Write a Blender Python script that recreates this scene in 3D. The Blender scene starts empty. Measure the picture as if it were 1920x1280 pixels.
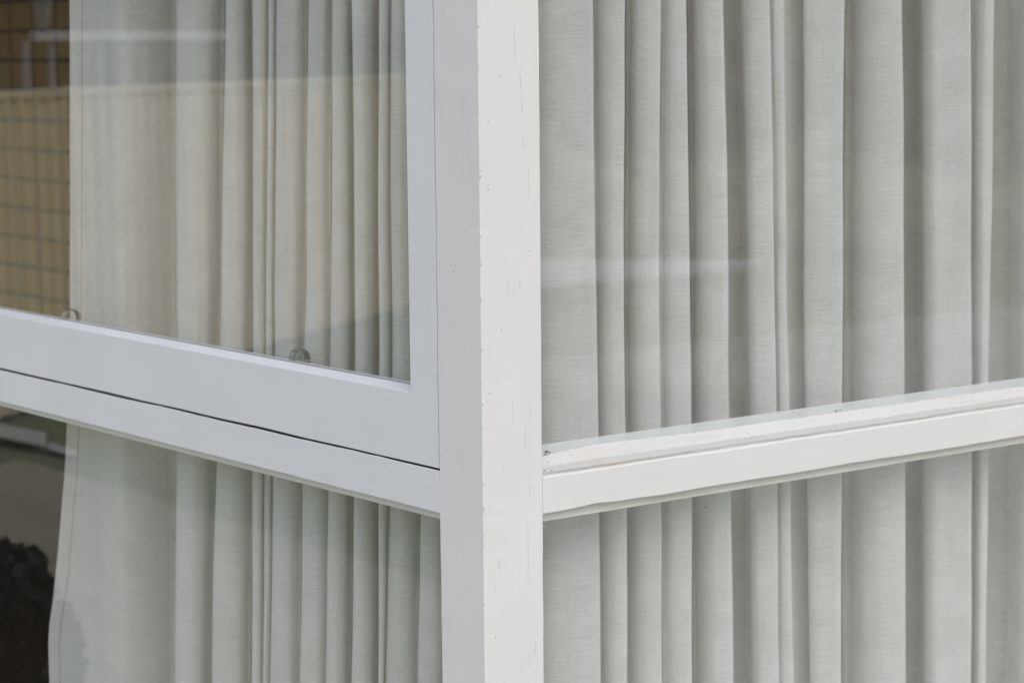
import bpy, bmesh, math, random
from mathutils import Vector, Matrix, noise
random.seed(7)
S = bpy.context.scene
COL = S.collection
R = math.radians

# ------------------------------------------------------------------ camera
EYE = 2.04                                   # metres above the ground
CX, CY = -1.6731, -2.2383
YAW, PITCH, ROLL, FPX = R(37.5063), R(7.1108), R(-0.54033), 4481.7
def basis():
    F = Vector((math.sin(YAW)*math.cos(PITCH), math.cos(YAW)*math.cos(PITCH), -math.sin(PITCH)))
    Rt = Vector((math.cos(YAW), -math.sin(YAW), 0)); U = Rt.cross(F)
    R2 = Rt*math.cos(ROLL)+U*math.sin(ROLL); U2 = -Rt*math.sin(ROLL)+U*math.cos(ROLL)
    return R2, U2, F
BR, BU, BF = basis()
CAM = Vector((CX, CY, EYE))
cd = bpy.data.cameras.new('camera'); cam = bpy.data.objects.new('camera', cd); COL.objects.link(cam)
M3 = Matrix((BR, BU, -BF)).transposed()
cam.matrix_world = Matrix.Translation(CAM) @ M3.to_4x4()
cd.sensor_width = 36; cd.lens = FPX/1920*36; cd.clip_start = .05; cd.clip_end = 900
cd.dof.use_dof = True; cd.dof.focus_distance = 2.86; cd.dof.aperture_fstop = 9.0
S.camera = cam

# ------------------------------------------------------------------ world and sun
SUN_EL, SUN_AZ = R(45), R(204)               # azimuth clockwise from +Y
w = bpy.data.worlds.new('World'); S.world = w; w.use_nodes = True
nt = w.node_tree; nt.nodes.clear()
sky = nt.nodes.new('ShaderNodeTexSky'); sky.sky_type = 'NISHITA'; sky.sun_disc = False
sky.sun_elevation = SUN_EL; sky.sun_rotation = SUN_AZ; sky.dust_density = 1.2; sky.air_density = 1.0
hsv = nt.nodes.new('ShaderNodeHueSaturation'); hsv.inputs['Saturation'].default_value = .60
bg = nt.nodes.new('ShaderNodeBackground'); bg.inputs['Strength'].default_value = .15
wo = nt.nodes.new('ShaderNodeOutputWorld')
# thin high cloud: the dome is brighter overhead than along the horizon
wtc = nt.nodes.new('ShaderNodeTexCoord'); wsp = nt.nodes.new('ShaderNodeSeparateXYZ'); wmr = nt.nodes.new('ShaderNodeMapRange')
wmr.inputs['To Min'].default_value = .55; wmr.inputs['To Max'].default_value = 2.3
wml = nt.nodes.new('ShaderNodeVectorMath'); wml.operation = 'SCALE'
nt.links.new(wtc.outputs['Generated'], wsp.inputs[0]); nt.links.new(wsp.outputs[2], wmr.inputs[0])
nt.links.new(sky.outputs[0], hsv.inputs['Color']); nt.links.new(hsv.outputs[0], wml.inputs[0]); nt.links.new(wmr.outputs[0], wml.inputs['Scale']); nt.links.new(wml.outputs[0], bg.inputs[0]); nt.links.new(bg.outputs[0], wo.inputs[0])
sl = bpy.data.lights.new('sun', 'SUN'); sl.energy = 0.55; sl.angle = R(40); sl.color = (1.0, .79, .56)
so = bpy.data.objects.new('sun', sl); COL.objects.link(so)
sd = Vector((math.sin(SUN_AZ)*math.cos(SUN_EL), math.cos(SUN_AZ)*math.cos(SUN_EL), math.sin(SUN_EL)))
so.rotation_euler = sd.to_track_quat('Z', 'Y').to_euler(); so.location = sd*30
S.view_settings.view_transform = 'Standard'; S.view_settings.look = 'None'
S.view_settings.exposure = 0.08; S.view_settings.gamma = 1
S.cycles.max_bounces = 10; S.cycles.transparent_max_bounces = 16; S.cycles.diffuse_bounces = 5

# ------------------------------------------------------------------ helpers
def unp(px, py, ax, val):
    """point of the plane axis=val that stands at a pixel of the 1920x1280 photo"""
    d = BF + BR*((px-960)/FPX) - BU*((py-640)/FPX)
    return CAM + d*((val-CAM[ax])/d[ax])
def Lp(s, d, z): return (d, s, z)            # left facade: s runs along +Y, d goes indoors (+X)
def Rp(s, d, z): return (s, d, z)            # right facade: s runs along +X, d goes indoors (+Y)
def tag(o, label=None, cat=None, group=None, kind=None):
    if label: o['label'] = label
    if cat: o['category'] = cat
    if group: o['group'] = group
    if kind: o['kind'] = kind
    return o
def empty(name, loc=(0, 0, 0)):
    o = bpy.data.objects.new(name, None); COL.objects.link(o); o.location = loc
    bpy.context.view_layer.update(); return o
def link(name, bm, mat, parent=None, smooth=False, bevel=0):
    bmesh.ops.recalc_face_normals(bm, faces=bm.faces)
    me = bpy.data.meshes.new(name); bm.to_mesh(me); bm.free()
    me.materials.append(mat)
    if smooth:
        for p in me.polygons: p.use_smooth = True
    o = bpy.data.objects.new(name, me); COL.objects.link(o)
    if parent:
        o.parent = parent; o.matrix_parent_inverse = Matrix.Translation(parent.location).inverted()
    if bevel:
        m = o.modifiers.new('bevel', 'BEVEL'); m.width = bevel; m.segments = 2; m.limit_method = 'ANGLE'; m.angle_limit = R(35)
    return o
def box(bm, x0, x1, y0, y1, z0, z1):
    v = [bm.verts.new((x, y, z)) for x in (x0, x1) for y in (y0, y1) for z in (z0, z1)]
    for f in ((0,1,3,2),(4,6,7,5),(0,4,5,1),(2,3,7,6),(0,2,6,4),(1,5,7,3)): bm.faces.new([v[i] for i in f])
def bbox(name, mat, parent, *b, bevel=0):
    bm = bmesh.new(); box(bm, *b); return link(name, bm, mat, parent, bevel=bevel)
def obox(bm, p, q, w, z0, z1, off=0):
    """box along the ground line p-q, w thick, shifted off sideways"""
    p = Vector(p); q = Vector(q); d = (q-p).normalized(); n = Vector((-d.y, d.x))
    a = n*(off-w/2); b = n*(off+w/2)
    ring = [p+a, q+a, q+b, p+b]
    lo = [bm.verts.new((c.x, c.y, z0)) for c in ring]; hi = [bm.verts.new((c.x, c.y, z1)) for c in ring]
    bm.faces.new(lo[::-1]); bm.faces.new(hi)
    for i in range(4): bm.faces.new((lo[i], lo[(i+1)%4], hi[(i+1)%4], hi[i]))
def sweep(fn, prof, ts):
    """closed profile of (a,b) carried along ts, fn(a,b,t,k)->xyz"""
    bm = bmesh.new(); rings = []
    for t in ts: rings.append([bm.verts.new(fn(a, b, t, k)) for k, (a, b) in enumerate(prof)])
    n = len(prof)
    for r0, r1 in zip(rings, rings[1:]):
        for i in range(n): bm.faces.new((r0[i], r0[(i+1)%n], r1[(i+1)%n], r1[i]))
    bm.faces.new(rings[0][::-1]); bm.faces.new(rings[-1])
    return bm
def lin(a, b, n): return [a+(b-a)*i/(n-1) for i in range(n)]
def nz(x, y, z): return noise.noise(Vector((x, y, z)))

# ------------------------------------------------------------------ materials
def mat(name):
    m = bpy.data.materials.new(name); m.use_nodes = True
    n = m.node_tree; b = n.nodes['Principled BSDF']; return m, n, b
def N(n, t, **k):
    x = n.nodes.new(t)
    for a, v in k.items(): setattr(x, a, v)
    return x
def mapped(n, scale, coord='Object'):
    tc = N(n, 'ShaderNodeTexCoord'); mp = N(n, 'ShaderNodeMapping'); mp.inputs['Scale'].default_value = scale
    n.links.new(tc.outputs[coord], mp.inputs[0]); return mp.outputs[0]
def noise_tex(n, vec, scale=1, detail=4, rough=.5):
    t = N(n, 'ShaderNodeTexNoise'); t.inputs['Scale'].default_value = scale; t.inputs['Detail'].default_value = detail
    t.inputs['Roughness'].default_value = rough; n.links.new(vec, t.inputs['Vector']); return t.outputs['Fac']
def ramp(n, fac, stops):
    r = N(n, 'ShaderNodeValToRGB'); e = r.color_ramp.elements
    while len(e) < len(stops): e.new(.5)
    for i, (p, c) in enumerate(stops): e[i].position = p; e[i].color = (*c, 1) if len(c) == 3 else c
    n.links.new(fac, r.inputs[0]); return r.outputs[0]
def mixc(n, fac, a, b, mode='MIX'):
    m = N(n, 'ShaderNodeMix', data_type='RGBA', blend_type=mode)
    for sock, v in ((0, fac), (6, a), (7, b)):
        if isinstance(v, (int, float)): m.inputs[sock].default_value = v
        elif isinstance(v, tuple): m.inputs[sock].default_value = (*v, 1)
        else: n.links.new(v, m.inputs[sock])
    return m.outputs[2]
def math_(n, op, a, b=None):
    m = N(n, 'ShaderNodeMath', operation=op)
    for i, v in enumerate((a, b)):
        if v is None: continue
        if isinstance(v, (int, float)): m.inputs[i].default_value = v
        else: n.links.new(v, m.inputs[i])
    return m.outputs[0]
def bump(n, b, h, strength, dist, prev=None):
    x = N(n, 'ShaderNodeBump'); x.inputs['Strength'].default_value = strength; x.inputs['Distance'].default_value = dist
    n.links.new(h, x.inputs['Height'])
    if prev is not None: n.links.new(prev, x.inputs['Normal'])
    n.links.new(x.outputs[0], b.inputs['Normal']); return x.outputs[0]

def paint(name, base, grain, rough=.42, cracks=.0, dirt=.0, specks=.3, stroke=.35, wear=0.0):
    """old gloss paint on timber; grain = axis (0 x, 1 y, 2 z) the boards and brush strokes run along"""
    m, n, b = mat(name)
    def ax(a, c): s = [c, c, c]; s[grain] = a; return tuple(s)
    big = noise_tex(n, mapped(n, (6, 6, 6)), 1, 3)
    col = mixc(n, big, tuple(c*.94 for c in base), tuple(min(c*1.02, .9) for c in base))
    strokes = noise_tex(n, mapped(n, ax(14, 900)), 1, 5, .6)
    fine = noise_tex(n, mapped(n, (900, 900, 900)), 1, 2)
    if specks:
        v = N(n, 'ShaderNodeTexVoronoi'); v.inputs['Scale'].default_value = 42; n.links.new(mapped(n, (1, 1, 1)), v.inputs['Vector'])
        sp = math_(n, 'LESS_THAN', v.outputs['Distance'], .038)
        pick = math_(n, 'GREATER_THAN', N(n, 'ShaderNodeSeparateColor').outputs[0], .5)
        sc = n.nodes[-2]
        sep = [x for x in n.nodes if x.bl_idname == 'ShaderNodeSeparateColor'][-1]
        n.links.new(v.outputs['Color'], sep.inputs[0])
        [x for x in n.nodes if x.bl_idname == 'ShaderNodeMath'][-1].inputs[1].default_value = 1-.25*specks
        col = mixc(n, math_(n, 'MULTIPLY', sp, math_(n, 'MULTIPLY', pick, .6)), col, (.26, .21, .16))
    h = math_(n, 'ADD', math_(n, 'MULTIPLY', strokes, stroke), math_(n, 'MULTIPLY', fine, .25))
    if cracks:
        ck = noise_tex(n, mapped(n, ax(3.0, 130)), 1, 2, .35)
        gate = noise_tex(n, mapped(n, (7, 7, 7)), 1, 1)
        line = ramp(n, ck, [(.494, (0,0,0)), (.4985, (1,1,1)), (.5015, (1,1,1)), (.506, (0,0,0))])
        g = ramp(n, gate, [(.56, (0,0,0)), (.64, (1,1,1))])
        ln = math_(n, 'MULTIPLY', line, g)
        col = mixc(n, math_(n, 'MULTIPLY', ln, .42*cracks), col, (.33, .30, .26))
        h = math_(n, 'SUBTRACT', h, math_(n, 'MULTIPLY', ln, .9))
    if dirt:
        d = ramp(n, noise_tex(n, mapped(n, ax(8, 70)), 1, 5, .6), [(.52, (0,0,0)), (.72, (1,1,1))])
        col = mixc(n, math_(n, 'MULTIPLY', d, dirt), col, (.62, .54, .40))
    lump = noise_tex(n, mapped(n, (70, 70, 70)), 1, 3)
    h = math_(n, 'ADD', h, math_(n, 'MULTIPLY', lump, .5))
    n.links.new(col, b.inputs['Base Color']); b.inputs['Roughness'].default_value = rough
    b.inputs['Specular IOR Level'].default_value = .35
    bump(n, b, h, .55, .0007)
    return m
WHITE = (.815, .80, .77)
SKYLIT_WHITE = (.792, .795, .806)  # white with the bluish skylight of the left faces mixed in
m_post = paint('post_paint', WHITE, 2, cracks=.2, specks=0, stroke=.25)
m_sash = paint('sash_paint_skylit', SKYLIT_WHITE, 1, rough=.38, specks=.0, stroke=.45)
m_stile = paint('stile_paint_skylit', SKYLIT_WHITE, 2, rough=.38, specks=.0, stroke=.4)
m_railL = paint('transom_paint_skylit', (.795, .80, .81), 1, specks=.3, stroke=.8, dirt=.12, cracks=.25)  # left transom white, also tinted with bluish skylight
m_railR = paint('transom_paint_front', WHITE, 0, specks=.4, stroke=.7, dirt=.12)
m_beadR = paint('bead_paint', (.70, .69, .665), 0, rough=.6, specks=2.4, stroke=1.4, dirt=.6)
m_bead = paint('lower_bead_bounce_tint', (.77, .76, .70), 0, specks=.3, dirt=.4)  # yellowish light bounced off the ground is put into this paint
m_beadL = paint('lower_bead_bounce_tint_side', (.77, .76, .70), 1, specks=.3, dirt=.4)  # same bounced-light tint for the left bead

def simple(name, c, rough=.7, var=.12, scale=8, metal=0, bmp=0):
    m, n, b = mat(name)
    f = noise_tex(n, mapped(n, (scale,)*3), 1, 5)
    n.links.new(mixc(n, f, tuple(x*(1-var) for x in c), tuple(x*(1+var) for x in c)), b.inputs['Base Color'])
    b.inputs['Roughness'].default_value = rough; b.inputs['Metallic'].default_value = metal
    if bmp: bump(n, b, f, .5, bmp)
    return m

def glass_mat(name, r0, tint=(.985, .99, .985)):
    """clear pane: passes light straight through and mirrors what stands outside"""
    m = bpy.data.materials.new(name); m.use_nodes = True; n = m.node_tree; n.nodes.clear()
    g = N(n, 'ShaderNodeNewGeometry')
    dot = N(n, 'ShaderNodeVectorMath', operation='DOT_PRODUCT')
    n.links.new(g.outputs['Incoming'], dot.inputs[0]); n.links.new(g.outputs['Normal'], dot.inputs[1])
    c = math_(n, 'ABSOLUTE', dot.outputs['Value'])
    p = math_(n, 'POWER', math_(n, 'SUBTRACT', 1.0, c), 5.0)
    f = math_(n, 'ADD', math_(n, 'MULTIPLY', p, 1-r0), r0)
    f = math_(n, 'MULTIPLY', f, math_(n, 'SUBTRACT', 1.0, g.outputs['Backfacing']))
    t = N(n, 'ShaderNodeBsdfTransparent'); t.inputs[0].default_value = (*tint, 1)
    gl = N(n, 'ShaderNodeBsdfGlossy'); gl.inputs['Roughness'].default_value = 0.0; gl.inputs[0].default_value = (1, 1, 1, 1)
    mx = N(n, 'ShaderNodeMixShader'); o = N(n, 'ShaderNodeOutputMaterial')
    n.links.new(f, mx.inputs[0]); n.links.new(t.outputs[0], mx.inputs[1]); n.links.new(gl.outputs[0], mx.inputs[2])
    n.links.new(mx.outputs[0], o.inputs[0]); return m
m_glass = glass_mat('window_glass', .18)
m_glassR = glass_mat('window_glass_front', .12)

def linen():
    m = bpy.data.materials.new('linen'); m.use_nodes = True; n = m.node_tree; n.nodes.clear()
    uv = 'UV'
    weft = noise_tex(n, mapped(n, (28, 1500, 1), uv), 1, 3, .55)        # long horizontal slubs
    weft2 = noise_tex(n, mapped(n, (9, 420, 1), uv), 1, 3, .6)
    warp = noise_tex(n, mapped(n, (1500, 22, 1), uv), 1, 3, .55)
    blot = noise_tex(n, mapped(n, (14, 20, 1), uv), 1, 3, .5)
    wv = N(n, 'ShaderNodeTexWave', wave_type='BANDS', bands_direction='Y'); wv.inputs['Scale'].default_value = 260; wv.inputs['Distortion'].default_value = 2
    n.links.new(mapped(n, (1, 1, 1), uv), wv.inputs['Vector'])
    t = math_(n, 'ADD', math_(n, 'MULTIPLY', weft, .42), math_(n, 'MULTIPLY', weft2, .14))
    t = math_(n, 'ADD', t, math_(n, 'MULTIPLY', warp, .22)); t = math_(n, 'ADD', t, math_(n, 'MULTIPLY', blot, .20))
    col = ramp(n, t, [(.36, (.79, .787, .752)), (.50, (.90, .897, .872)), (.64, (.975, .972, .955))])
    d = N(n, 'ShaderNodeBsdfDiffuse'); tr = N(n, 'ShaderNodeBsdfTranslucent')
    n.links.new(col, d.inputs[0]); n.links.new(col, tr.inputs[0])
    bp = N(n, 'ShaderNodeBump'); bp.inputs['Strength'].default_value = .5; bp.inputs['Distance'].default_value = .0004
    n.links.new(t, bp.inputs['Height']); n.links.new(bp.outputs[0], d.inputs['Normal'])
    mx = N(n, 'ShaderNodeMixShader'); mx.inputs[0].default_value = .22
    n.links.new(d.outputs[0], mx.inputs[1]); n.links.new(tr.outputs[0], mx.inputs[2])
    # an open weave: gaps show face-on and close up where the cloth is seen edge-on
    ge = N(n, 'ShaderNodeNewGeometry'); dot = N(n, 'ShaderNodeVectorMath', operation='DOT_PRODUCT')
    n.links.new(ge.outputs['Incoming'], dot.inputs[0]); n.links.new(ge.outputs['Normal'], dot.inputs[1])
    cs = math_(n, 'MAXIMUM', math_(n, 'ABSOLUTE', dot.outputs['Value']), .05)
    gap = math_(n, 'POWER', math_(n, 'ADD', math_(n, 'MULTIPLY', math_(n, 'SUBTRACT', .55, t), .55), .15), math_(n, 'DIVIDE', 1.0, cs))
    tp = N(n, 'ShaderNodeBsdfTransparent'); m2 = N(n, 'ShaderNodeMixShader')
    n.links.new(gap, m2.inputs[0]); n.links.new(mx.outputs[0], m2.inputs[1]); n.links.new(tp.outputs[0], m2.inputs[2])
    o = N(n, 'ShaderNodeOutputMaterial'); n.links.new(m2.outputs[0], o.inputs[0]); return m
m_linen = linen()
m_hem = simple('hem_thread', (.40, .40, .38), .9)
m_steel = simple('hook_steel', (.48, .50, .47), .22, metal=1, scale=60)
m_seal = simple('grey_seal', (.30, .31, .31), .6)
m_dark = simple('gap_dark', (.05, .04, .035), .9)

def film():
    m = bpy.data.materials.new('pale_film'); m.use_nodes = True; n = m.node_tree; n.nodes.clear()
    t = N(n, 'ShaderNodeBsdfTransparent'); d = N(n, 'ShaderNodeBsdfDiffuse'); d.inputs[0].default_value = (.80, .83, .82, 1)
    mx = N(n, 'ShaderNodeMixShader'); o = N(n, 'ShaderNodeOutputMaterial')
    f = noise_tex(n, mapped(n, (30, 30, 200)), 1, 4)
    n.links.new(math_(n, 'ADD', math_(n, 'MULTIPLY', f, .15), .42), mx.inputs[0])
    n.links.new(t.outputs[0], mx.inputs[1]); n.links.new(d.outputs[0], mx.inputs[2]); n.links.new(mx.outputs[0], o.inputs[0]); return m
m_film = film()

# ------------------------------------------------------------------ levels taken from the photograph
E = EYE
W = .09
Z_GAP = E-.5125; Z_LB = E-.5668                # left transom: top (gap) and face bottom
Z_RT = E-.5209; Z_RB = E-.5654                 # right transom: face top and bottom
s_in = unp(770, 735, 0, .0006).y                # inner edge of the sash stile
z_r1 = unp(770, 736, 0, .0006).z                # front arris of the sash rail
z_r2 = unp(768, 719, 0, .028).z                # where its bevel meets the glass
BOT, TOP = .42, 2.62                           # sill and head heights
LEND, REND = 2.05, 1.62

# ------------------------------------------------------------------ corner post
def post_fn(a, b, t, k):
    corner = (k in (0, 1))
    j = .00035*nz(a*40, b*40, t*18) + (.0005*max(0, nz(7, 3, t*55)-.25) if corner else 0) + (.0006*max(0, nz(1, 9, t*140)-.35) if corner else 0)
    s = 1 if True else 0
    return (a + (j if a < .045 else -j), b + (j if b < .045 else -j), t)
c = .0016
prof = [(0, c), (c, 0), (.03, 0), (.06, 0), (W-c, 0), (W, c), (W, W-c), (W-c, W), (c, W), (0, W-c), (0, .06), (0, .03)]
bm = sweep(post_fn, prof, lin(.30, TOP+.1, 900))
p = link('corner_post', bm, m_post, bevel=0)
tag(p, 'white painted timber corner post with fine cracks, between the two window walls', 'post')

m_crack = simple('crack_grey', (.64, .63, .60), .9, .3, 300)  # dull grey for the slim raised crack slivers
m_speck = simple('dark_speck', (.40, .37, .32), .9, .3, 300)
m_chip = simple('chipped_paint', (.76, .76, .75), .6, .1, 400)
def crack(px, y0, y1, side='R', wd=.00024, wob=.0012, seed=1, mt=None):
    ax = 1 if side == 'R' else 0; bm = bmesh.new(); n = max(4, int(abs(y1-y0)/5)); prev = None
    for i in range(n+1):
        u = i/n; P = unp(px+(y1-y0)*u*.010, y0+(y1-y0)*u, ax, -.0001)
        o = wob*(nz(u*3.1+seed, seed*2.7, 1)+.35*nz(u*14, seed, 5)); w_ = wd*(.25+.75*math.sin(math.pi*min(1, u+.02)))*(1+.5*nz(u*9, seed, 8))
        a = (P.x+o if ax else P.y+o)
        pts = [(a-w_, -.00055), (a+w_, -.00055), (a+w_, .0006), (a-w_, .0006)]
        cur = [bm.verts.new((s_, d_, P.z) if ax else (d_, s_, P.z)) for s_, d_ in pts]
        if prev:
            for e in range(4): bm.faces.new((prev[e], prev[(e+1)%4], cur[(e+1)%4], cur[e]))
        else: bm.faces.new(cur)
        prev = cur
    bm.faces.new(prev); link('crack', bm, mt or m_crack, p)
for i, (px, a, b) in enumerate(((965, 52, 116), (976, 128, 172), (978, 182, 214), (981, 250, 278), (991, 312, 372), (952, 526, 551), (974, 520, 536), (961, 755, 792), (985, 800, 842), (993, 905, 935), (989, 982, 1104), (1003, 1205, 1226), (944, 865, 882), (937, 1050, 1068))): crack(px, a, b, seed=i+1)
for i, (px, a, b) in enumerate(((837, 20, 42), (873, 640, 655), (858, 1020, 1040))): crack(px, a, b, 'L', seed=40+i)
def spot(px, py, side, r, m, name, seed, flat=.25):
    ax = 1 if side == 'R' else 0; P = unp(px, py, ax, 0.0); bm = bmesh.new()
    bmesh.ops.create_icosphere(bm, subdivisions=2, radius=r)
    for v in bm.verts:
        k = 1+.8*nz(v.co.x*700+seed, v.co.y*700, v.co.z*700); c_ = v.co*k
        v.co = Vector((c_.x, c_.y*flat, c_.z*1.3) if ax else (c_.x*flat, c_.y, c_.z*1.3))+P
    link(name, bm, m, p)
for i, (px, py, sd_) in enumerate(((940, 618, 'R'), (938, 143, 'R'), (915, 228, 'R'), (915, 356, 'R'), (918, 737, 'R'), (929, 1195, 'R'), (993, 470, 'R'), (851, 508, 'L'), (896, 722, 'L'), (870, 570, 'L'))): spot(px, py, sd_, .00085, m_speck, 'dark_speck', i)
for i, (px, py, sd_, r) in enumerate(((978, 427, 'R', .0022), (947, 922, 'R', .0026), (829, 709, 'L', .002), (832, 960, 'L', .0022), (884, 1264, 'L', .002), (842, 520, 'L', .0016))): spot(px, py, sd_, r, m_chip, 'paint_chip', 60+i, .18)
rnd = random.Random(3)
for i, py in enumerate((50, 122, 128, 208, 318, 330, 440, 486, 492, 560, 655, 755, 800, 905, 948, 953, 1002, 1020, 1130, 1235)):   # nicks down the arris
    P = unp(903+py*.0093-1, py, 1, 0.0); bm = bmesh.new(); bmesh.ops.create_icosphere(bm, subdivisions=2, radius=1)
    r = rnd.uniform(.0009, .0014); L_ = rnd.uniform(1.0, 2.6)
    for v in bm.verts:
        k = 1+.6*nz(v.co.x*1.5+i, v.co.y*1.5, v.co.z*1.5); v.co = Vector((v.co.x*r*k+.0007, v.co.y*r*k+.0007, v.co.z*r*L_*k+P.z))
    link('paint_chip', bm, m_chip if i % 5 else m_crack, p)

# ------------------------------------------------------------------ opening sash (left, upper)
sash = empty('window_sash', (0, W, Z_GAP))
tag(sash, 'smooth white window sash left of the corner post, with two metal hooks', 'window sash')
zb0 = Z_GAP+.0004
s0 = W+.0018
def rail_fn(a, b, t, k):
    s = t
    if t <= s0+1e-6:                            # mitred end
        s = s0 + max(0, min(1, (b-zb0)/(z_r1-zb0)))*(s_in-s0)
    z = b
    if b < zb0+.003: z += .0006*nz(s*9, 1, 2) + .0006*nz(s*3, 8, 2)
    return Lp(s, a, z)
rp = [(.0006, zb0), (.0006, z_r1), (.028, z_r2), (.040, z_r2), (.040, zb0)]
link('bottom_rail', sweep(rail_fn, rp, [s0]+lin(s_in+.002, LEND-.06, 160)), m_sash, sash, bevel=.0003)
s_o = s_in
def stile_fn(a, b, t, k):
    z = t
    if t < 0: z = zb0 + max(0, min(1, (b-s0)/(s_in-s0)))*(z_r1-zb0)
    dd = .0007*nz(3, 1, t*7) if b < s0+.002 else 0
    return Lp(b+dd+ .0004, a, z)
sp_ = [(.0006, s0), (.0006, s_in), (.014, s_in), (.040, s_in), (.040, s0)]
link('stile', sweep(stile_fn, sp_, [-1]+lin(z_r1+.002, TOP-.02, 120)), m_stile, sash, bevel=.0003)
bbox('stile', m_stile, sash, .003, .040, LEND-.059, LEND-.002, zb0, TOP-.02, bevel=.001)
bbox('top_rail', m_sash, sash, .0035, .040, s_in+.002, LEND-.06, TOP-.08, TOP-.02, bevel=.001)
bbox('glass_pane', m_glass, sash, .028, .032, s_in-.008, LEND-.065, z_r2-.008, TOP-.085)
bbox('glazing_seal', m_seal, sash, .0262, .0279, s_in+.001, LEND-.062, z_r2-.001, z_r2+.0012)
def hook(px, py):
    P = unp(px, py, 0, .046)
    bm = bmesh.new(); r = .0130; wd = .0058; th = .0014
    rings = []
    pts = []
    for i in range(30):                          # curl: right leg up, over, down to a curled tip
        a = R(-25 + i*(215/29.)); rr = r*(1 if i < 23 else 1-.03*(i-23))
        pts.append((math.cos(a)*rr, math.sin(a)*rr*1.05, a))
    pts = [(r*.98, -.03, 0), (r*1.0, -.012, 0)]+pts[1:]
    for (x, z, a) in pts:
        ca, sa = math.cos(a), math.sin(a)
        rings.append([bm.verts.new((P.x+x+ca*o, P.y+q, P.z+z+sa*o)) for q, o in ((-wd, -th), (wd, -th), (wd, th), (-wd, th))])
    for r0, r1 in zip(rings, rings[1:]):
        for i in range(4): bm.faces.new((r0[i], r0[(i+1)%4], r1[(i+1)%4], r1[i]))
    bm.faces.new(rings[0]); bm.faces.new(rings[-1][::-1])
    return link('hook', bm, m_steel, sash, smooth=False)
hook(133, 596); hook(561, 673)

# ------------------------------------------------------------------ left transom
tl = empty('transom', (0, W, Z_LB))
tag(tl, 'white transom rail below the sash, left of the corner post, dark gap on top', 'transom')
def tl_fn(a, b, t, k):
    z = b
    if k in (1, 2): z += -.0010 + .0009*nz(t*6, 5, 1) + .0005*nz(t*30, 5, 4) - .0012*min(1, max(0, (t-.3)/1.0))
    if k in (0, 6): z += .0011*nz(t*5, 2, 9) + .0004*nz(t*22, 3, 3)
    return Lp(t, a+.0004*nz(t*12, b*60, 3), z)
pf = [(.0, Z_LB), (.0, Z_GAP-.0020), (.0025, Z_GAP-.0016), (.0030, Z_GAP-.0045), (.055, Z_GAP-.0045), (.055, Z_LB), (.006, Z_LB)]
link('rail', sweep(tl_fn, pf, [W+.0003]+lin(W+.004, LEND, 320)), m_railL, tl, bevel=.0006)
bbox('gap_shade_strip', m_dark, tl, .0060, .0400, W+.001, LEND, Z_GAP-.0044, Z_GAP-.0002)  # dark box filling the gap, standing in for its shade
zlb2 = unp(823, 972, 0, .012).z
def tlb_fn(a, b, t, k): return Lp(t, a+.0005*nz(t*9, 1, b*50), b+.0005*nz(t*7, 4, 6))
pf = [(.010, Z_LB+.004), (.0105, Z_LB-.0012), (.0135, Z_LB-.0022), (.0120, zlb2), (.040, zlb2), (.040, Z_LB+.004)]
link('lower_bead', sweep(tlb_fn, pf, lin(W+.0003, LEND, 160)), m_beadL, tl, bevel=.0005)

# ------------------------------------------------------------------ right transom
tr = empty('transom', (W, 0, Z_RB))
tag(tr, 'white transom rail right of the corner post with a stained lumpy putty bead', 'transom')
def tr_fn(a, b, t, k):
    z = b
    if k in (0, 5): z += .0011*nz(t*5.5, 7, 1)+.0006*nz(t*19, 7, 4) + .0040*math.exp(-((t-.176)/.022)**2)*.55 - .0012*math.exp(-((t-.10)/.05)**2)
    if k in (1, 2): z += .0006*nz(t*9, 2, 5) + .0004*nz(t*45, 3, 5)
    return Rp(t, a+.0005*nz(t*14, b*70, 8), z)
pf = [(.0, Z_RB), (.0, Z_RT-.0012), (.0018, Z_RT), (.055, Z_RT), (.055, Z_RB), (.006, Z_RB)]
link('rail', sweep(tr_fn, pf, [W+.0003]+lin(W+.004, REND, 420)), m_railR, tr, bevel=.0006)
zg = unp(1022, 850, 1, .021).z                 # top of the putty where it meets the glass
def bead_fn(a, b, t, k):
    z = b; n1 = nz(t*11, k*1.7, 3); n2 = nz(t*34, k*2.3, 5); n3 = nz(t*120, k*3, 7)
    amp = (0, .6, 1.0, 1.0, 1.0, 1.3, 1.0, 0, 0)[k]
    z += amp*(.0012*n1+.0009*n2+.0005*n3)
    if k in (4, 5, 6): z += .0032*math.exp(-((t-.215)/.075)**2)*.9 - .0022*math.exp(-((t-.1)/.035)**2) 
    d = a + (.0008*n2+.0003*n3 if 0 < k < 6 else 0)
    return Rp(t, d, z)
zr = Z_RT
pf = [(.0045, zr-.002), (.0072, zr+.0008), (.0040, zr+.0040), (.0046, zr+.0118), (.0082, zr+.0142), (.0140, zg-.0040), (.0205, zg), (.0205, zr-.002)]
link('putty_bead', sweep(bead_fn, pf, lin(W+.0004, REND, 700)), m_beadR, tr, bevel=.0006)
m_grime = simple('grime', (.12, .075, .05), .9, .5, 300)
def flake(px, py, ax, val, sz, parent, seed, m=None):
    P = unp(px, py, ax, val); bm = bmesh.new(); rnd = random.Random(seed)
    bmesh.ops.create_icosphere(bm, subdivisions=2, radius=sz)
    for v in bm.verts:
        k = 1+.7*nz(v.co.x*900+seed, v.co.y*900, v.co.z*900)
        v.co = Vector((v.co.x*k*(1.8 if ax else .35), v.co.y*k*(.35 if ax else 1.8), v.co.z*k*.6))+P
    link('grime_spot', bm, m or m_grime, parent)
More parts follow.
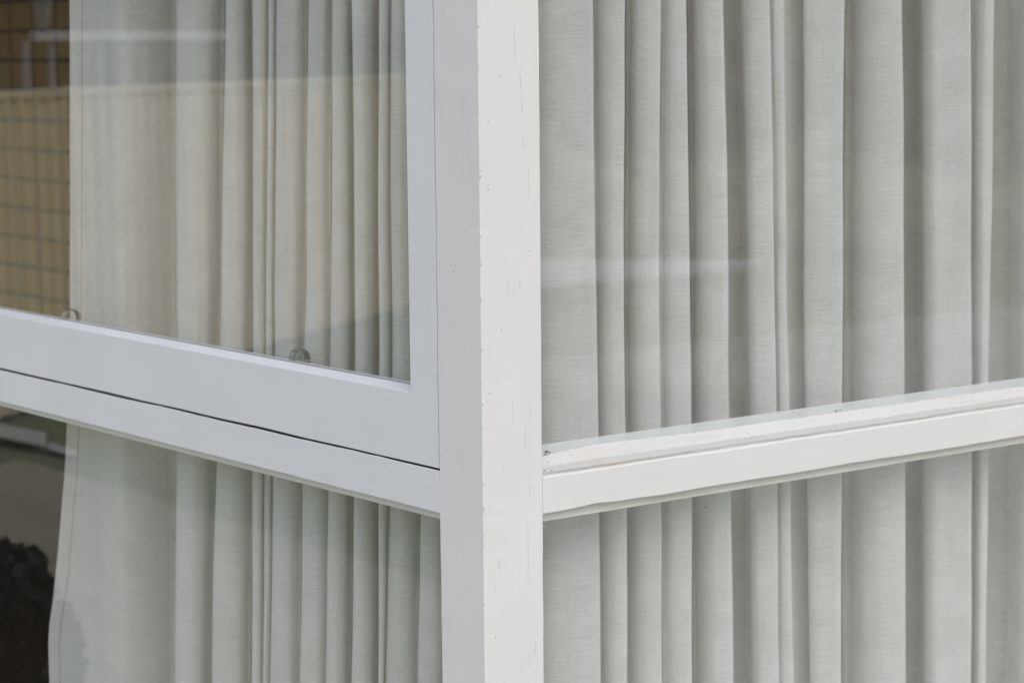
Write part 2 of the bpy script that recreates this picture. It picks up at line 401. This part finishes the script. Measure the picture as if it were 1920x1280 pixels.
for i, (px, py, d, sz) in enumerate(((1025, 846, .0195, .0016), (1031, 847, .019, .0011), (1023, 851, .018, .0012), (1568, 770, .0195, .0012), (1576, 768, .0198, .0009), (1361, 825, .006, .0007), (1209, 858, .0055, .0005), (1144, 856, .0058, .0004), (1286, 849, .0053, .0006), (1021, 882, .004, .0007), (1130, 857, .0058, .0004), (1322, 950, .0115, .0008), (1112, 886, .0003, .0004), (1236, 886, .0003, .0004), (1160, 860, .0055, .0005), (1052, 868, .0060, .0005), (1071, 852, .0120, .0005), (1403, 812, .0060, .0005), (1660, 752, .0150, .0005), (1487, 772, .0190, .0007), (1790, 722, .0190, .0006), (1034, 881, .0035, .0006), (1028, 866, .0060, .0006), (1250, 838, .0100, .0004))):
    flake(px, py, 1, d, sz, tr, i)
zrb2 = unp(1019, 977, 1, .012).z
def trb_fn(a, b, t, k): return Rp(t, a+.0004*nz(t*9, 1, b*50), b+.0005*nz(t*7, 4, 6))
pf = [(.010, Z_RB+.004), (.0105, Z_RB-.0008), (.0150, Z_RB-.0020), (.0120, zrb2), (.040, zrb2), (.040, Z_RB+.004)]
link('lower_bead', sweep(trb_fn, pf, lin(W+.0003, REND, 160)), m_bead, tr, bevel=.0005)

# ------------------------------------------------------------------ fixed windows
zf0, zf1 = unp(1022, 853, 1, .0206).z-.002, unp(1022, 832, 1, .0206).z
fw = empty('fixed_window', (W, .02, Z_RT)); tag(fw, 'clear window pane right of the post above the transom, pale film along its foot', 'window')
bbox('glass_pane', m_glassR, fw, W-.01, REND+.01, .021, .025, Z_RT+.003, TOP)
bbox('pale_film', m_film, fw, W+.001, REND, .0206, .0209, zf0, zf1)  # thin whitish see-through strip along the foot of the pane
fw = empty('fixed_window', (W, .02, BOT)); tag(fw, 'lower window pane right of the corner post, below the transom', 'window')
bbox('glass_pane', m_glassR, fw, W-.01, REND+.01, .021, .025, BOT, Z_RB+.002)
bbox('sill', m_railR, fw, W+.001, REND, -.02, .06, BOT-.05, BOT+.012, bevel=.003)
fw = empty('fixed_window', (.02, W, BOT)); tag(fw, 'lower window pane left of the corner post, reflecting a dark shrub', 'window')
bbox('glass_pane', m_glass, fw, .021, .025, W-.01, LEND+.01, BOT, Z_LB+.002)
bbox('sill', m_railL, fw, -.02, .06, W+.001, LEND, BOT-.05, BOT+.012, bevel=.003)

# ------------------------------------------------------------------ curtains
def catmull(P, n=7):
    out = []
    Q = [P[0]*2-P[1]]+P+[P[-1]*2-P[-2]]
    for i in range(1, len(Q)-2):
        p0, p1, p2, p3 = Q[i-1], Q[i], Q[i+1], Q[i+2]
        t0 = 0; t1 = t0+max((p1-p0).length, 1e-5)**.5; t2 = t1+max((p2-p1).length, 1e-5)**.5; t3 = t2+max((p3-p2).length, 1e-5)**.5
        for k in range(n):
            t = t1+(t2-t1)*k/n
            A1 = p0*((t1-t)/(t1-t0))+p1*((t-t0)/(t1-t0)); A2 = p1*((t2-t)/(t2-t1))+p2*((t-t1)/(t2-t1)); A3 = p2*((t3-t)/(t3-t2))+p3*((t-t2)/(t3-t2))
            B1 = A1*((t2-t)/(t2-t0))+A2*((t-t0)/(t2-t0)); B2 = A2*((t3-t)/(t3-t1))+A3*((t-t1)/(t3-t1))
            out.append(B1*((t2-t)/(t2-t1))+B2*((t-t1)/(t2-t1)))
    out.append(P[-1]); return out
def curtain(name, side, base, ctrl, ys, seed):
    """ctrl: rows of ((px at each of ys), depth or (depths)) along the cloth; cloth mesh with arc-length UVs"""
    ax = 0 if side == 'L' else 1
    pts = []
    for pxs, dep in ctrl:
        yy = ys
        if isinstance(pxs, dict): yy = tuple(pxs); pxs = tuple(pxs.values())
        if not isinstance(dep, tuple): dep = (dep,)*len(yy)
        k = []
        for px, py, d in zip(pxs, yy, dep):
            P = unp(px, py, ax, base+d); k.append((P.z, P.y if side == 'L' else P.x, base+d))
        k.sort(); pts.append(k)
    def ev(k, z):
        z = max(k[0][0]-.05, min(k[-1][0]+.05, z))
        for a, b in zip(k, k[1:]):
            if z <= b[0] or b is k[-1]:
                t = (z-a[0])/(b[0]-a[0]); return Vector((a[1]+(b[1]-a[1])*t, a[2]+(b[2]-a[2])*t))
    rows = []; zs = lin(BOT-.04, TOP, 200)
    for z in zs:
        rows.append(catmull([ev(k, z) for k in pts]))
    # soften kinks between the measured heights
    sm = rows
    for _ in range(10):
        sm = [sm[0]]+[[(a+b*2+c_)/4 for a, b, c_ in zip(sm[i-1], sm[i], sm[i+1])] for i in range(1, len(sm)-1)]+[sm[-1]]
    bm = bmesh.new(); uvl = bm.loops.layers.uv.new('UVMap'); V = []; U = []
    for z, row in zip(zs, sm):
        vr = []; u = 0; ur = []
        for i, q in enumerate(row):
            if i: u += (q-row[i-1]).length
            d = q.y + .0030*nz(q.x*16, z*3.0, seed) + .0008*nz(q.x*60, z*9, seed+3)
            s = q.x + .0022*nz(i*.05, z*3.5, seed+8)
            vr.append(bm.verts.new(Lp(s, d, z) if side == 'L' else Rp(s, d, z))); ur.append(u)
        V.append(vr); U.append(ur)
    n = len(V[0]); um = U[len(U)//2]
    for j in range(len(V)-1):
        for i in range(n-1):
            f = bm.faces.new((V[j][i], V[j][i+1], V[j+1][i+1], V[j+1][i]))
            wob = .004*nz(um[i]*6, zs[j]*3, seed)
            for lp, (jj, ii) in zip(f.loops, ((j, i), (j, i+1), (j+1, i+1), (j+1, i))):
                lp[uvl].uv = (um[ii]+seed, zs[jj]+.004*nz(um[ii]*6, zs[jj]*3, seed))
    o = link(name, bm, m_linen, smooth=True)
    return o, V, zs
DEP = 1.75
def folds(crests, sgn, DEP=DEP):
    """crests in order away from the post: (px tuple, front depth, valley depth behind it, flat share, (next rise)).
    From the crest the cloth turns back indoors, hidden from outside, then comes forward to the next crest."""
    out = []
    for i, c_ in enumerate(crests):
        px, f, v, flat = c_[:4]
        out.append((px, f))
        if i == len(crests)-1: break
        nx, nf = crests[i+1][0], crests[i+1][1]
        wd = tuple(b-a for a, b in zip(px, nx))
        if len(c_) > 4:
            out.append((tuple(p-3*sgn for p in px), f+.02)); out.append((tuple(p-5*sgn for p in px), c_[4][0][1]-.01))
            for u, dd in c_[4]: out.append((tuple(p+q*u for p, q in zip(px, wd)), dd))
            continue
        v = f+(v-max(f, nf))*DEP if v > max(f, nf)+.012 else v
        v = max(v, nf+.004)
        out.append((tuple(p-3*sgn for p in px), f+(v-f)*.30))
        out.append((tuple(p-6*sgn for p in px), v+.012))
        out.append((tuple(p+q*max(.03, flat-.1) for p, q in zip(px, wd)), v-(v-nf)*.10))
        h = max(0, flat-.1)
        for u, r_ in ((.09, .86), (.20, .58), (.36, .28), (.58, .09), (.85, .0)):
            out.append((tuple(p+q*(h+(1-h)*u) for p, q in zip(px, wd)), nf-.0012+(v-nf)*r_))
    return out
YS = (0, 600, 1270)
RC = [((960, 965, 968), .040, .060, .2),
      ((1111.5, 1117, 1126), .018, .044, .1),
      ((1172, 1170, 1175), .012, .062, .1),
      ((1239, 1236, 1243), .020, (.034), .1),
      ((1287, 1293, 1297), .010, .066, .08),
      ((1354, 1365, 1374), .016, 0, 0, [(.0, .118), (.31, .118), (.40, .085), (.47, .046), (.6, .032), (.8, .0235)]),
      ((1443, 1453, 1461), .022, .034, .1),
      ((1470, 1474, 1489), .020, 0, 0, [(.04, .075), (.26, .078), (.35, .076), (.36, .058), (.325, .046), (.36, .036), (.5, .026), (.75, .017), (.9, .0125)]),
      ((1582, 1579, 1576), .012, .070, .12),
      ((1691, 1695, 1697), .010, 0, 0, [(.0, .130), (.21, .130), (.28, .09), (.34, .048), (.45, .034), (.65, .027), (.88, .0212)]),
      ((1821, 1821, 1820), .020, .040, .15),
      ((1863, 1856, 1847), .016, .085, .3),
      ((1990, 1990, 1985), .020, .070, .2),
      ((2080, 2080, 2080), .015, .070, .2),
      ((2220, 2220, 2220), .020, .070, .2),
      ((2330, 2330, 2330), .020, .070, .2)]
cr, _, _ = curtain('curtain', 'R', .062, folds(RC, 1), YS, 3)
tag(cr, 'pleated pale grey linen curtain behind the panes right of the corner post', 'curtain')
YL = (0, 560, 900, 1270)
LC = [((880, 885, 888, 890), .050, .070, .2),
      ((826, 832, 840, 838), .030, .050, .1),
      ((775, 782, 791, 784), .020, .066, .1),
      ((733, 735.5, 734, 721), .026, .042, .1),
      ((710, 711, 710, 709), .012, .074, .08),
      ((661, 666, 664, 659), .014, .070, .08),
      ((623, 621.5, 619, 612), .022, .040, .1),
      ((578, 574, 567, 564), .012, .060, .1),
      ((519, 515, 513, 507.5), .022, .046, .1),
      ((504, 498, 497, 492), .028, .036, .1),
      ((474, 475, 476, 471), .016, .060, .1),
      ((423, 417, 407, 399), .012, .066, .1),
      ((333, 333, 333, 330), .006, .075, .1)]
lf = folds(LC, -1, 1.25)
lf += [((331.5, 331.5, 331.5, 328.5), .035), ((331, 331, 331, 328), .128), ((324, 324, 324, 320), .132), ((310, 310, 310, 306), .112), ((288, 288, 288, 285), .082), ((262, 262, 262, 258), .052), ((235, 235, 233, 230), .030), ((214, 214, 212, 208), .027), ((192, 192, 188, 180), .036),
       ({0: 162, 560: 163, 840: 156, 1000: 143, 1100: 135, 1190: 120, 1280: 122}, .042), ({0: 131, 300: 131.5, 560: 133, 840: 124, 900: 120, 1000: 111, 1100: 103, 1190: 89, 1280: 92}, .030)]
cl, LV, lz = curtain('curtain', 'L', .066, lf, YL, 11)
tag(cl, 'pleated pale linen curtain left of the corner post, its hemmed edge showing', 'curtain')
# stitched hem line near the free edge
me = cl.data
vs = [v.co.copy() for v in me.vertices]; ncol = len(vs)//200
bm = bmesh.new(); prev = None
for j in range(200):
    row = vs[j*ncol:(j+1)*ncol]; acc = 0; i = ncol-1
    while acc < .022 and i > 1: acc += (row[i]-row[i-1]).length; i -= 1
    q = row[i]; t = (row[i+1]-row[i-1]).normalized(); nrm = Vector((t.y, -t.x, 0)); nrm = nrm if nrm.x < 0 else -nrm
    a = q+nrm*.0006-t*.0006; b = q+nrm*.0006+t*.0006
    cur = (bm.verts.new(a), bm.verts.new(b), bm.verts.new(q+nrm*.0002+t*.0005), bm.verts.new(q+nrm*.0002-t*.0005))
    if prev:
        for e in range(4): bm.faces.new((prev[e], prev[(e+1)%4], cur[(e+1)%4], cur[e]))
    prev = cur
link('hem_stitching', bm, m_hem, cl)

# ------------------------------------------------------------------ the house round the room
m_wall = simple('render_wall', (.62, .60, .55), .85, scale=20, bmp=.002)
m_soffit = simple('soffit_white', (.70, .70, .68), .6)
m_roof = simple('roof_metal', (.20, .21, .22), .5)
m_floor = simple('floor_boards', (.05, .04, .03), .6)
m_dim_room = simple('dim_room_dark', (.05, .045, .035), .8, .4, 5)  # near-black colour standing in for the unlit lower room
m_room = simple('room_paint', (.16, .15, .13), .9)
def block_mat():
    m, n, b = mat('brown_brick')
    tc = N(n, 'ShaderNodeTexCoord'); sp = N(n, 'ShaderNodeSeparateXYZ'); cb = N(n, 'ShaderNodeCombineXYZ')
    n.links.new(tc.outputs['Object'], sp.inputs[0]); n.links.new(sp.outputs[1], cb.inputs[0]); n.links.new(sp.outputs[2], cb.inputs[1])
    br = N(n, 'ShaderNodeTexBrick'); n.links.new(cb.outputs[0], br.inputs[0]); br.offset = 0.0
    br.inputs['Scale'].default_value = 1; br.inputs['Brick Width'].default_value = .20; br.inputs['Row Height'].default_value = .117
    br.inputs['Mortar Size'].default_value = .011; br.inputs['Mortar Smooth'].default_value = .3
    br.inputs['Color1'].default_value = (.50, .29, .12, 1); br.inputs['Color2'].default_value = (.50, .38, .17, 1); br.inputs['Mortar'].default_value = (.10, .08, .05, 1)
    n.links.new(br.outputs[0], b.inputs['Base Color']); b.inputs['Roughness'].default_value = .7
    bump(n, b, br.outputs['Fac'], -1, .01); return m
RX, RY = 2.6, 9.0
hs = empty('house', (0, 0, 0)); tag(hs, 'house corner whose white window walls and curtained room fill the view', 'house')
bm = bmesh.new(); box(bm, .0, 6, .002, .14, 0, BOT-.05); box(bm, .001, .14, .141, RY, 0, BOT-.05); link('base_wall', bm, m_wall, hs)
bm = bmesh.new(); box(bm, .0, 6, .001, .12, TOP+.001, TOP+.25); box(bm, .001, .12, .121, RY, TOP+.001, TOP+.25); link('head_beam', bm, m_soffit, hs)
bbox('front_wall', m_wall, hs, REND+.07, 6, .003, .13, BOT-.049, TOP)
bbox('floor', m_floor, hs, .15, RX, .15, RY, .2, .24)
bbox('ceiling', m_room, hs, .13, RX, .13, RY, TOP+.02, TOP+.1)
bbox('brick_wall', block_mat(), hs, RX+.001, RX+.12, .15, RY, .2, TOP+.1)
bbox('dim_room_band', m_dim_room, hs, RX-.10, RX, .15, RY, .241, .62, bevel=.01)  # added dark band that keeps the lower room dim behind the glass
bbox('end_wall', m_room, hs, .0, RX+.12, RY+.001, RY+.12, 0, TOP+.25)
bm = bmesh.new(); box(bm, -.10, 6.2, -.10, RY+.4, TOP+.26, TOP+.28); link('soffit', bm, m_soffit, hs)
bm = bmesh.new(); box(bm, -.13, 6.2, -.13, RY+.4, TOP+.281, TOP+.44); link('roof', bm, m_roof, hs)
for s in (LEND, 3.9, 5.8, 7.7):
    bbox('mullion_post', m_post, hs, .002, .09, s+.001, s+.09, BOT-.049, TOP)
bbox('mullion_post', m_post, hs, REND, REND+.069, .002, .09, BOT-.049, TOP)
bbox('added_side_glazing', m_glass, hs, .03, .034, LEND+.09, RY, BOT-.049, TOP)  # unseen glazing added to let daylight reach the brick wall

# ------------------------------------------------------------------ outside: ground, fence, neighbours
def ground_mat(name, c1, c2, sc, rough=.95):
    m, n, b = mat(name)
    f = noise_tex(n, mapped(n, (sc,)*3), 1, 8, .65); g = noise_tex(n, mapped(n, (sc*.12,)*3), 1, 3)
    n.links.new(mixc(n, math_(n, 'ADD', math_(n, 'MULTIPLY', f, .6), math_(n, 'MULTIPLY', g, .4)), c1, c2), b.inputs['Base Color'])
    b.inputs['Roughness'].default_value = rough; bump(n, b, f, .6, .02); return m
bm = bmesh.new(); box(bm, -300, 300, -300, 300, -.4, 0); g = link('ground', bm, ground_mat('lawn', (.13, .155, .07), (.22, .24, .13), 30)); tag(g, kind='structure')
bm = bmesh.new()
def poly(bm, pts, z):
    lo = [bm.verts.new((x, y, z-.003)) for x, y in pts]; hi = [bm.verts.new((x, y, z)) for x, y in pts]
    bm.faces.new(lo[::-1]); bm.faces.new(hi)
    for i in range(len(pts)): j = (i+1) % len(pts); bm.faces.new((lo[i], lo[j], hi[j], hi[i]))
FA = Vector((-4.18, 9.87)); FD = Vector((-3.59, 2.27)).normalized(); FN = Vector((FD.y, -FD.x)); FN = FN if FN.y < 0 else -FN
def fp(t, o=0): q = FA+FD*t+FN*o; return (q.x, q.y)
poly(bm, [(-3.5, -6), (-1.1, -6), (-1.1, 7.3), (-3.5, 8.6)], .004)
g = link('driveway', bm, ground_mat('driveway_gravel', (.30, .27, .19), (.39, .35, .255), 12)); tag(g, kind='structure')
bm = bmesh.new(); poly(bm, [(.0-1.1, -9.8), (22, -9.8), (22, -1), (6, 0), (0, 0), (0, 8), (-1.1, 8)], .008)
g = link('paving', bm, ground_mat('paving_concrete', (.47, .45, .37), (.57, .55, .46), 9)); tag(g, kind='structure')
def vgr(px, py):
    q = unp(px, py, 2, .05); return (-q.x, q.y)
bm = bmesh.new(); poly(bm, [vgr(72, 838), vgr(72, 812), vgr(-140, 770), vgr(-140, 796)], .05)
poly(bm, [vgr(128, 849), vgr(128, 838), vgr(76, 822), vgr(76, 836)], .03)
g = link('path', bm, ground_mat('pale_concrete', (.42, .42, .40), (.54, .53, .50), 9)); tag(g, kind='structure')

m_fence = simple('fence_steel', (.64, .56, .39), .45, .04, scale=2)
m_fcap = simple('fence_cap', (.66, .57, .41), .45, .04, scale=2)
T0, T1, FH = -4.2, 26.0, 1.80
seg = 2.36; k = 0; t = T0
FENCE_G = 'bays of the tan steel fence'
fe = empty('fence', (*fp(0), 0)); tag(fe, 'tan ribbed sheet steel fence reflected in the left windows', 'fence')
while t < T1:
    bm = bmesh.new(); a, b = t+.03, min(t+seg-.03, T1)
    u = a; P = []
    while u < b:
        P += [(u, 0), (u+.075, 0), (u+.092, .026), (u+.118, .026), (u+.135, 0)]; u += .152
    P = [(x, y) for x, y in P if x < b]+[(b, 0)]
    fr = [[bm.verts.new((*fp(x, y+o), z)) for z in (.04, FH-.03)] for o in (0, -.002) for x, y in P]
    n = len(P)
    for i in range(n-1):
        bm.faces.new((fr[i][0], fr[i+1][0], fr[i+1][1], fr[i][1])); bm.faces.new((fr[n+i][0], fr[n+i][1], fr[n+i+1][1], fr[n+i+1][0]))
    link('panel', bm, m_fence, fe)
    bm = bmesh.new(); obox(bm, fp(t+.031), fp(b), .055, FH-.035, FH+.012); link('top_rail', bm, m_fcap, fe)
    bm = bmesh.new(); obox(bm, fp(t-.03), fp(t+.03), .062, 0, FH+.02); link('fence_post', bm, m_fence, fe)
    t += seg

# leafy things
def leaves(bm, c_, rad, n, size, flat=1.0, seed=0):
    rnd = random.Random(seed)
    for _ in range(n):
        while True:
            v = Vector((rnd.uniform(-1, 1), rnd.uniform(-1, 1), rnd.uniform(-1, 1)))
            if .25 < v.length < 1: break
        v = v*(.75+.35*nz(v.x*2.3+seed, v.y*2.3, v.z*2.3+seed*2))
        q = Vector((c_[0]+v.x*rad[0], c_[1]+v.y*rad[1], c_[2]+v.z*rad[2]))
        a = Vector((rnd.gauss(0, 1), rnd.gauss(0, 1), rnd.gauss(0, 1))).normalized(); b = a.cross(Vector((rnd.gauss(0, 1), rnd.gauss(0, 1), rnd.gauss(0, 1)))).normalized()
        s = size*rnd.uniform(.6, 1.3)
        bm.faces.new([bm.verts.new(q+x) for x in (a*s, b*s*.6, -a*s, -b*s*.6)])
def leaf_link(name, bm, m, parent):
    me = bpy.data.meshes.new(name); bm.to_mesh(me); bm.free(); me.materials.append(m)
    o = bpy.data.objects.new(name, me); COL.objects.link(o); o.parent = parent; o.matrix_parent_inverse = Matrix.Translation(parent.location).inverted(); return o
m_leaf = simple('leaf_dark', (.035, .042, .020), .6, .5, 3)
m_leaf2 = simple('leaf_shrub', (.010, .009, .005), .6, .6, 14)
m_bark = simple('bark', (.09, .07, .05), .9)
def tree(x, y, h, r, label, seed):
    o = empty('tree', (x, y, 0)); tag(o, label, 'tree', 'trees beyond the garden')
    bm = bmesh.new(); bmesh.ops.create_cone(bm, cap_ends=True, segments=9, radius1=.16, radius2=.06, depth=h*.7, matrix=Matrix.Translation((x, y, h*.35)))
    link('trunk', bm, m_bark, o)
    bm = bmesh.new(); rnd = random.Random(seed)
    for k in range(9):
        a = rnd.uniform(0, 6.28); d = rnd.uniform(.1, .6)*r
        leaves(bm, (x+math.cos(a)*d, y+math.sin(a)*d, h*rnd.uniform(.35, .85)), (r*.55, r*.55, h*.22), 800, .11, seed=seed*10+k)
    leaf_link('crown', bm, m_leaf, o)
def shrub(px, py, dist, rad, h, label, seed):
    d = BF+BR*((px-960)/FPX)-BU*((py-640)/FPX); q = CAM+d*dist
    x, y = -q.x, q.y                              # it stands outside; the photo shows its mirror image
    o = empty('shrub', (x, y, 0)); tag(o, label, 'shrub', 'dark shrubs reflected in the lower left pane')
    bm = bmesh.new(); rnd = random.Random(seed)
    for k in range(6):
        a = rnd.uniform(0, 6.28)
        leaves(bm, (x+math.cos(a)*rad*.45, y+math.sin(a)*rad*.45, h*rnd.uniform(.25, .68)), (rad*.65, rad*.65, h*.33), 700, .042, seed=seed*7+k)
    leaf_link('foliage', bm, m_leaf2, o)
    bm = bmesh.new()
    for k in range(5):
        a = k*1.3; bmesh.ops.create_cone(bm, cap_ends=True, segments=6, radius1=.012, radius2=.004, depth=h*.7, matrix=Matrix.Translation((x+math.cos(a)*.05, y+math.sin(a)*.05, h*.35)))
    link('stem', bm, m_bark, o)
shrub(-85, 1150, 7.6, .28, .58, 'tall dark leafy shrub mirrored at the bottom left corner', 1)
shrub(48, 1215, 7.4, .13, .42, 'low dark shrub mirrored beside the taller one at the curtain hem', 2)

# neighbour's carport and brick house over the fence
m_nb = simple('neighbour_brick', (.10, .065, .045), .9, .3, 6)
m_white = simple('white_metal', (.80, .80, .80), .4, .03)
m_galv = simple('galvanised_steel', (.26, .26, .28), .5, .05)
nb = empty('neighbour_house', (*fp(6, -9), 0)); tag(nb, 'dark brick neighbouring house mirrored above the fence', 'house')
bm = bmesh.new(); obox(bm, fp(-6, -9), fp(24, -9), .3, 0, 3.0); link('wall', bm, m_nb, nb)
bm = bmesh.new(); obox(bm, fp(-6.5, -10.5), fp(24.5, -10.5), 4.2, 3.01, 3.2); link('roof', bm, m_roof, nb)
def vpt(px, py, dist):
    d = BF+BR*((px-960)/FPX)-BU*((py-640)/FPX); d = d/Vector((d.x, d.y)).length
    q = CAM+d*dist; return Vector((-q.x, q.y, q.z))
cp = empty('carport', tuple(vpt(60, 80, 17)[:2])+(0,)); tag(cp, 'white carport frame mirrored above the fence top', 'carport')
a, b = vpt(48, 70, 17.0), vpt(410, 70, 19.5)
zc = vpt(230, 67, 18.2).z
bm = bmesh.new(); obox(bm, a[:2], b[:2], .06, zc-.036, zc+.036); link('beam', bm, simple('beam_paint', (.52, .52, .53), .5, .06), cp)
for px, wdt in ((33, .06), (82, .05), (125, .03), (172, .045), (222, .10), (258, .04)):
    q = vpt(px, 100, 17.0+(px-48)/362*2.5)
    bm = bmesh.new(); obox(bm, (q.x-wdt/2, q.y), (q.x+wdt/2, q.y), wdt*.6, 0, zc-.037); link('post', bm, m_galv, cp)
q = vpt(66, 40, 17.05)
bm = bmesh.new(); bmesh.ops.create_cone(bm, cap_ends=True, segments=4, radius1=.04, radius2=.12, depth=.42, matrix=Matrix.Translation((q.x, q.y, zc+.25))); link('bracket', bm, m_galv, cp)

rt = random.Random(5)
for k, t in enumerate((-2, 1.5, 5, 8.5, 12, 16, 20)):
    x, y = fp(t, -13-rt.uniform(0, 3)); tree(x, y, rt.uniform(5, 7), 2.4, ['broad dark tree','dark tree with a narrow crown','tall dark tree'][k%3]+' behind the neighbouring house', k+1)
# garden seen by the front windows
for k in range(9):
    x = 1+k*3.2; tree(x, -15-rt.uniform(0, 3)+k*.5, rt.uniform(3.4, 5), 2.3, 'dark hedge tree mirrored in the front window', 30+k)
tb = empty('garden_table', (7.2, -8.2, 0)); tag(tb, 'white garden table mirrored as a pale band in the right pane', 'table')
def vr(px, py, z):
    d = BF+BR*((px-960)/FPX)-BU*((py-640)/FPX); q = CAM+d*((z-CAM.z)/d.z); return (q.x, -q.y)
bm = bmesh.new()
pts = [vr(960, 487, .76), vr(1440, 487, .76), vr(1400, 503, .76), vr(960, 535, .76)]
lo = [bm.verts.new((x, y, .73)) for x, y in pts]; hi = [bm.verts.new((x, y, .76)) for x, y in pts]
bm.faces.new(lo); bm.faces.new(hi[::-1])
for i in range(4): bm.faces.new((lo[i], lo[(i+1)%4], hi[(i+1)%4], hi[i]))
link('tabletop', bm, m_white, tb)
cx = sum(p_[0] for p_ in pts)/4; cy = sum(p_[1] for p_ in pts)/4
for x, y in pts:
    x = cx+(x-cx)*.88; y = cy+(y-cy)*.88; bbox('leg', m_white, tb, x-.02, x+.02, y-.02, y+.02, 0, .729)
print('table', pts)
